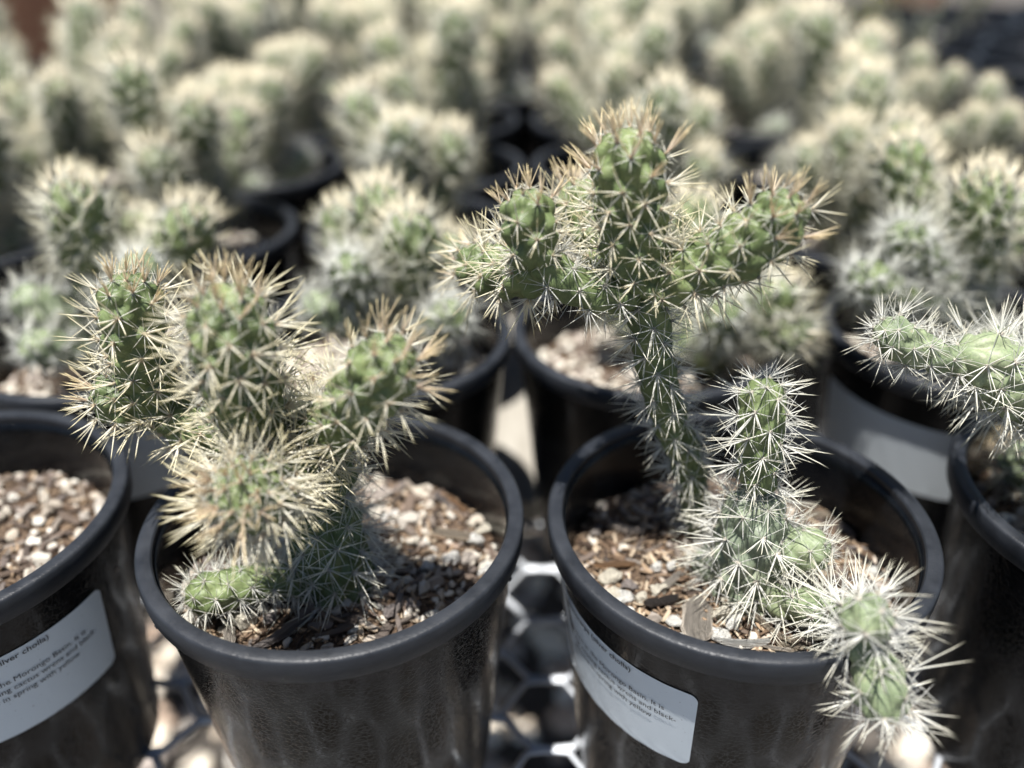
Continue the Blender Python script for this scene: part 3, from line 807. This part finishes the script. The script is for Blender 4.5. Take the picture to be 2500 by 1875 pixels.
plantB = plant(potB, 'tall forked silver cholla, creeping white spined segments at its foot', [
    ([(1712, 1345, .314), (1684, 1150, .312), (1638, 1030, .310), (1606, 925, .308), (1587, 804, .306), (1572, 700, .305)], (5.2, 5.8, 6.4, 6.6, 6.8, 7.2), 'white', dict(sl=.85, th=.0022, aw=.0078, al=.0105)),
    ([(1575, 710, .305), (1550, 600, .305), (1540, 500, .305), (1534, 400, .303), (1532, 318, .303)], (8, 9.4, 9.8, 9.6, 7.6), 'gold', dict(sl=.84, aw=.0074, al=.0098, label='tall upright crowning segment')),
    ([(1588, 710, .303), (1703, 655, .298), (1823, 597, .292), (1895, 537, .290), (1930, 478, .288)], (5.4, 7.6, 8.4, 7.8, 6.4), 'gold', dict(sl=.84, aw=.0074, al=.0098)),
    ([(1565, 720, .303), (1437, 710, .303), (1355, 668, .303), (1308, 630, .303)], (5.8, 6, 5.8, 5.4), 'white', dict(sl=.9, al=.0105, aw=.009, th=.0026)),
    ([(1312, 650, .303), (1296, 590, .302), (1288, 525, .302), (1280, 470, .302)], (4.4, 6.4, 7.0, 6.0), 'gold', dict(sl=.72, aw=.0072, al=.0095)),
    ([(1335, 660, .305), (1225, 668, .330), (1140, 640, .350)], (6, 7.5, 8), 'straw', dict(sl=.95)),
    ([(1570, 700, .310), (1490, 610, .340), (1430, 520, .360), (1415, 440, .368)], (6, 8.5, 9, 7.5), 'straw', dict()),
    ([(1822, 1490, .273), (1826, 1410, .274), (1838, 1300, .275), (1846, 1200, .277)], (13.5, 13, 12.2, 11), 'white', dict(body=M_body_old, aw=.0105, al=.0125, th=.0042, sl=1.1, label='thick greyish foot segment')),
    ([(1849, 1195, .277), (1852, 1120, .278), (1860, 1010, .279), (1866, 930, .280)], (5.5, 7, 7.6, 6.6), 'white', dict(sl=.9, aw=.0085, al=.0095, th=.0025)),
    ([(1860, 1355, .272), (1950, 1340, .268), (2028, 1362, .262)], (6.5, 8, 7.6), 'white', dict(body=M_body_pale, aw=.0075, al=.0085, th=.0024, sl=.65)),
    ([(1850, 1455, .266), (1960, 1478, .252), (2050, 1505, .240), (2100, 1515, .226), (2124, 1508, .203)], (4.6, 5.4, 5.8, 6.4, 6.4), 'white', dict(body=M_body_pale, al=.0115, aw=.0105, th=.003, sl=1.12)),
    ([(2108, 1510, .218), (2124, 1590, .209), (2146, 1670, .202), (2168, 1755, .196)], (4.4, 5, 7.6, 7.6), 'white', dict(body=M_body_pale, th=.003, al=.0105, aw=.0085, sl=1.05, label='pale green segment hanging out over the rim')),
    ([(1800, 1420, .276), (1740, 1380, .284), (1705, 1340, .290)], (8, 7, 6), 'white', dict(body=M_body_old, aw=.008, al=.008, th=.0024, sl=.8)),
], nbud=300)
plantD = plant(potD, 'silver cholla with long horizontal arm reaching in from the right edge', [
    ([(2364, 888, .300), (2310, 876, .300), (2225, 848, .300), (2152, 795, .300)], (4, 4.6, 6.4, 6.6), 'white', dict(body=M_body_pale, aw=.0075, al=.0085, th=.0024, sl=.75)),
    ([(2335, 862, .300), (2400, 880, .300), (2470, 935, .300), (2560, 980, .300), (2640, 1030, .300)], (3.5, 9, 11.2, 12, 12), 'white', dict(body=M_body_pale, sl=1.1, aw=.0078, al=.0098, th=.004)),
    ([(2640, 1000, .300), (2670, 1150, .303), (2700, 1360, .305)], (11, 11, 12), 'white', dict()),
    ([(2580, 1000, .312), (2470, 890, .335), (2405, 810, .352)], (6, 8, 8), 'white', dict(body=M_body_pale, aw=.0085, al=.009, th=.0028)),
    ([(2700, 1290, .310), (2570, 1190, .335), (2455, 1095, .350)], (7, 8, 8.5), 'straw', dict(body=M_body_pale)),
], nbud=220)

# ------------------------------------------------------------------ second row plants (shapes as seen, joints still single)
FRONT2 = {
 (-1, 1): ('row two silver cholla at far left, stout orange tipped head and pale side arms', [
    ([(250, 900, .467), (245, 780, .467), (220, 640, .465)], (9, 9, 10), 'white', {}),
    ([(215, 660, .462), (200, 570, .460), (190, 500, .458), (190, 440, .458)], (9, 13, 13, 11), 'gold', dict(sl=1.15)),
    ([(250, 700, .468), (380, 650, .470), (455, 570, .470), (480, 505, .470)], (8, 11, 12, 10), 'gold', dict(sl=1.1)),
    ([(300, 690, .475), (330, 600, .49), (350, 520, .495)], (8, 10, 9), 'straw', {}),
    ([(240, 820, .46), (130, 760, .45), (30, 720, .445)], (7, 9, 8), 'white', dict(body=M_body_pale)),
    ([(235, 860, .455), (120, 850, .43), (60, 850, .415)], (7, 8, 8), 'white', dict(body=M_body_pale)),
    ([(270, 760, .45), (320, 700, .43), (360, 640, .42)], (7, 8, 8), 'white', dict(body=M_body_pale)),]),
 (0, 1): ('row two silver cholla left of the forked one, green column amid white stars', [
    ([(950, 880, .465), (960, 780, .465), (985, 700, .462)], (9, 9, 9), 'white', {}),
    ([(980, 720, .455), (995, 640, .452), (1000, 580, .450), (985, 520, .450)], (9, 12, 12, 10), 'gold', dict(sl=1.1)),
    ([(950, 740, .47), (930, 620, .478), (925, 520, .48), (920, 450, .48)], (8, 11, 12, 10), 'gold', dict(sl=1.1)),
    ([(1000, 720, .47), (1090, 650, .48), (1110, 570, .485)], (8, 11, 10), 'gold', {}),
    ([(930, 760, .455), (870, 700, .44), (850, 640, .425)], (8, 9, 9), 'white', dict(sl=1.2)),
    ([(1000, 800, .455), (1070, 790, .44), (1120, 765, .42)], (7, 8, 8.5), 'white', dict(sl=1.2)),
    ([(920, 800, .45), (830, 770, .44), (740, 740, .435)], (7, 9, 9), 'white', dict(body=M_body_pale)),
    ([(940, 700, .475), (850, 590, .49), (830, 500, .495)], (8, 10, 10), 'straw', {}),]),
 (1, 1): ('second row silver cholla right behind the forked one, heads leaning out to its right', [
    ([(1720, 900, .465), (1760, 820, .462), (1800, 780, .455)], (9, 9, 9), 'white', {}),
    ([(1790, 800, .45), (1860, 790, .445), (1930, 815, .435), (1975, 835, .425)], (8, 10, 10, 9), 'straw', dict(sl=1.15)),
    ([(1800, 790, .45), (1860, 750, .445), (1905, 720, .44), (1925, 690, .44)], (8, 9, 9, 8), 'straw', dict(sl=1.15)),
    ([(1770, 830, .45), (1760, 780, .44), (1790, 750, .43)], (8, 9, 8), 'white', dict(sl=1.2)),
    ([(1730, 830, .475), (1690, 700, .49), (1690, 560, .495), (1700, 480, .495)], (8, 11, 12, 10), 'gold', {}),
    ([(1710, 840, .475), (1600, 720, .49), (1560, 600, .5)], (8, 10, 10), 'straw', {}),
    ([(1690, 860, .47), (1560, 800, .475), (1460, 700, .48)], (8, 9, 9), 'straw', {}),]),
 (2, 1): ('second row silver cholla at far right with a broad orange tipped head by the edge', [
    ([(2350, 880, .46), (2370, 740, .46), (2380, 640, .458)], (9, 9, 9), 'white', {}),
    ([(2380, 680, .452), (2385, 580, .450), (2400, 490, .448), (2415, 420, .446)], (9, 12, 13, 11), 'gold', dict(sl=1.15)),
    ([(2370, 680, .47), (2250, 560, .49), (2215, 440, .50), (2205, 340, .505)], (8, 11, 12, 10), 'gold', {}),
    ([(2350, 720, .455), (2250, 640, .44), (2190, 560, .43)], (8, 9, 9), 'white', dict(sl=1.2)),
    ([(2340, 760, .45), (2200, 720, .43), (2090, 670, .42)], (7, 8, 9), 'white', dict(sl=1.2)),
    ([(2390, 660, .46), (2470, 560, .47), (2500, 470, .475)], (8, 10, 9), 'gold', {}),]),
}

mixes = []
for sd_ in (51, 52, 53):
    g = soil_geo(sd_, n=16)
    mixes.append((mesh('soil', g[0], g[1], M_soil), mesh('pebbles', *(lambda q: (q[0], q[1], M_crumb, False, q[2]))(stuff_bits(g, 560, 130, 120, sd_)))))
def simple_mix(pot, label, k):
    e = empty('potting_mix', (pot.location.x, pot.location.y, RIM), rng.uniform(0, 6))
    tag(e, label, 'potting mix', 'potting mix in the pots further back')
    obj('soil', mixes[k][0], e); tag(obj('pebbles', mixes[k][1], e), kind='stuff')

place2 = {-1: 'in row two, far left, behind the left edge pot', 0: 'in the second row, left of the pale plank', 1: 'in the second row, right of the pale plank', 2: 'in row two, far right, blurred label on its wall'}
for (i, j), (lab, js) in FRONT2.items():
    p = make_pot(i, j, place2[i]); simple_mix(p, 'pebbly potting mix of the pot ' + place2[i], (i + 1) % 3)
    if i == 2: add_label(p, -100, False)
    if i == -1: add_label(p, -42, False)
    plant(p, lab, js, hero=False)

# ------------------------------------------------------------------ plants further back: a few kinds, copied
def make_template(seed, style):
    rs = random.Random(seed)
    e = empty('cholla_cactus', (0, 0, 0))
    k = 0
    def J(P, Rr, kind, **kw):
        nonlocal k
        k += 1; add_joint(e, P, Rr, kind, seed * 50 + k, hero=False, body=kw.pop('body', None), **kw)
    def arm(base, az, el, Lg, r, kind, curl=.5, **kw):
        d = np.array([math.cos(az) * math.cos(el), math.sin(az) * math.cos(el), math.sin(el)])
        p1 = base + d * Lg * .5; d2 = d + np.array([0, 0, curl]); d2 /= np.linalg.norm(d2); p2 = p1 + d2 * Lg * .5
        J([base, p1, p2], [r * .75, r, r * .88], kind, **kw); return p2, d2
    h = rs.uniform(.035, .055)
    b0 = np.array([rs.uniform(-.01, .01), rs.uniform(-.01, .01), -.004])
    tp, _ = arm(b0, rs.uniform(0, 6.28), R_(82), h, .0105, 'white', 0.2)
    for q in range(style['arms']):
        az = 2 * math.pi * q / style['arms'] + rs.uniform(-.5, .5)
        st = b0 + (tp - b0) * rs.uniform(.55, .95)
        p, d = arm(st, az, R_(rs.uniform(35, 78)), rs.uniform(.04, .095), rs.uniform(.0085, .011), rs.choice(['gold', 'gold', 'straw', 'mix']), .7, sl=1.25)
        if rs.random() < style['twice']:
            arm(p - d * .008, az + rs.uniform(-.8, .8), R_(rs.uniform(45, 85)), rs.uniform(.035, .06), .0105, 'gold', .4, sl=1.25)
    arm(tp - np.array([0, 0, .008]), rs.uniform(0, 6), R_(80), style['top'], .0125, 'gold', .3, sl=1.35)
    for q in range(style['low']):
        arm(b0 + np.array([0, 0, .014]), rs.uniform(0, 6.28), R_(rs.uniform(8, 30)), rs.uniform(.04, .06), .0085, 'white', .35, body=M_body_pale, sl=1.3)
    return e
styles = [dict(arms=5, twice=.6, top=.065, low=2, d='bushy'), dict(arms=4, twice=.8, top=.085, low=2, d='tall'), dict(arms=6, twice=.4, top=.045, low=2, d='low spreading'),
          dict(arms=4, twice=.6, top=.08, low=3, d='upright'), dict(arms=5, twice=.7, top=.055, low=1, d='crowded')]
TEMPL = [(make_template(70 + q, s), s['d']) for q, s in enumerate(styles)]
used = set()
def copy_tree(o, parent=None):
    c = o.copy(); COL.objects.link(c); c.parent = parent
    for ch in o.children: copy_tree(ch, c)
    return c
def place_template(q, loc, rz, s, label):
    e, d = TEMPL[q]
    if q not in used: used.add(q); o = e
    else: o = copy_tree(e)
    o.location = loc; o.rotation_euler = (rng.uniform(-.06, .06), rng.uniform(-.06, .06), rz); o.scale = (s, s, s)
    tag(o, label, 'cactus', 'silver chollas in the pots further back')
    return o

def twiggy(pot, label, leaf, n=9, big=1.0, seed=1):
    rs = np.random.RandomState(seed); e = empty('twiggy_shrub', (pot.location.x, pot.location.y, RIM - .033)); tag(e, label, 'shrub')
    Vl, Fl = [], []
    for k in range(n):
        az = rs.rand() * 6.28; sp = rs.uniform(.02, .07) * big; h = rs.uniform(.09, .2) * big
        P = catmull([(0, 0, 0), (math.cos(az) * sp * .4, math.sin(az) * sp * .4, h * .5), (math.cos(az) * sp, math.sin(az) * sp, h)], 8)
        V, F = [], []
        for q, p in enumerate(P):
            r = .0022 * (1 - q / 9)
            for z in range(5): V.append(p + np.array([math.cos(z * 1.257), math.sin(z * 1.257), 0]) * r)
        for q in range(7):
            for z in range(5): F.append((q * 5 + z, q * 5 + (z + 1) % 5, q * 5 + 5 + (z + 1) % 5, q * 5 + 5 + z))
        obj('stem', mesh('stem', V, F, M_twig), e)
        for p in P[2:]:
            for z in range(int(5 * big)):
                d = rs.normal(size=3); d /= np.linalg.norm(d); a = np.cross(d, [0, 0, 1.01]); a /= np.linalg.norm(a); L_ = rs.uniform(.007, .014) * big
                o = len(Vl); p0 = p + d * .002; Vl += [p0, p0 + d * L_ * .5 + a * L_ * .22, p0 + d * L_, p0 + d * L_ * .5 - a * L_ * .22]; Fl.append((o, o + 1, o + 2, o + 3))
    tag(obj('leaves', mesh('leaves', Vl, Fl, leaf, False), e), kind='stuff')

cells = {2: range(-2, 4), 3: range(-3, 4), 4: range(-3, 5), 5: range(-4, 5), 6: range(-3, 6), 7: range(-3, 7), 8: range(-3, 7), 9: range(-3, 8)}
def is_gap(i, j):       # the right rear corner carries other plants
    x, y = ctr(i, j)
    return (j == 4 and i >= 4) or (j == 5 and i >= 3) or (j == 6 and i >= 3) or (j >= 7 and i >= 3)
n_tw = 0
for j, ii in cells.items():
    ii = list(ii)
    for n_, i in enumerate(ii):
        if j >= 8 and i < -2: continue
        side = 'from the left' if n_ < len(ii) / 2 else 'from the right'
        k = n_ if n_ < len(ii) / 2 else len(ii) - 1 - n_
        where = 'in row %s from the front, %s %s' % (NUM[j], ORD[k], side)
        p = make_pot(i, j, where)
        simple_mix(p, 'potting mix of the pot ' + where, (i + j) % 3)
        if is_gap(i, j):
            n_tw += 1
            if (i + j) % 2 == 0 or j >= 8:
                twiggy(p, 'thin twiggy young shrub ' + where, M_leafg if n_tw % 3 else M_leaf, seed=n_tw, n=6, big=.9)
            continue
        q = rng.randrange(5)
        place_template(q, (p.location.x, p.location.y, RIM - .033), rng.uniform(0, 6.28), (.72 if i >= 3 else rng.uniform(.95, 1.2)) if j < 5 else (rng.uniform(.55, .68) if i <= -3 else rng.uniform(.95, 1.3)),
                       '%s silver cholla %s' % (TEMPL[q][1], where))

# ------------------------------------------------------------------ beyond the bench
v, f = box(-.055, .055, -.055, .055, 0, 1.6)
pb = obj('wooden_post', mesh('wooden_post', v, f, M_brown, False)); q = at(150, 60, 2.3); pb.location = (q.x, 2.3, 0); pb.rotation_euler = (0, 0, .2); pb.scale = (3.0, 1, 1)
tag(pb, 'reddish brown wooden post at the top left, behind the rows of pots', 'post')
v, f = box(-.6, .6, -.02, .02, 0, .85)
gb = obj('grey_panel', mesh('grey_panel', v, f, M_grey, False)); q = at(0, 80, 2.6); gb.location = (q.x - .6, 2.62, 0)
tag(gb, 'blue grey painted panel left of the brown post', 'panel')
tp = [(.002, .0), (.055, .0), (.085, .16), (.092, .162), (.092, .19), (.08, .19), (.075, .16), (.05, .02), (.002, .02)]
for (px, Y, lb) in ((2205, 2.25, 'pale pink terracotta pot behind the bench at the top right'),):
    q = at(px, 120, Y); e = empty('terracotta_pot', (q.x, Y, .45)); tag(e, lb, 'plant pot')
    obj('pot_wall', mesh('pot_wall', *lathe([(a, z * 1.5) for a, z in tp], 40), M_terra), e)
    v, f = box(-.4, .4, -.15, .15, 0, .45)
st = empty('stand', (at(2205, 120, 2.25).x, 2.25, 0)); tag(st, 'low dark wooden stand carrying the terracotta pot', 'stand')
v, f = box(-.3, .3, -.15, .15, .42, .45); obj('stand_top', mesh('stand_top', v, f, M_brown, False), st)
for x in (-.27, .27):
    for y in (-.12, .12):
        v, f = box(x - .02, x + .02, y - .02, y + .02, -.02, .42); obj('leg', mesh('leg', v, f, M_brown, False), st)
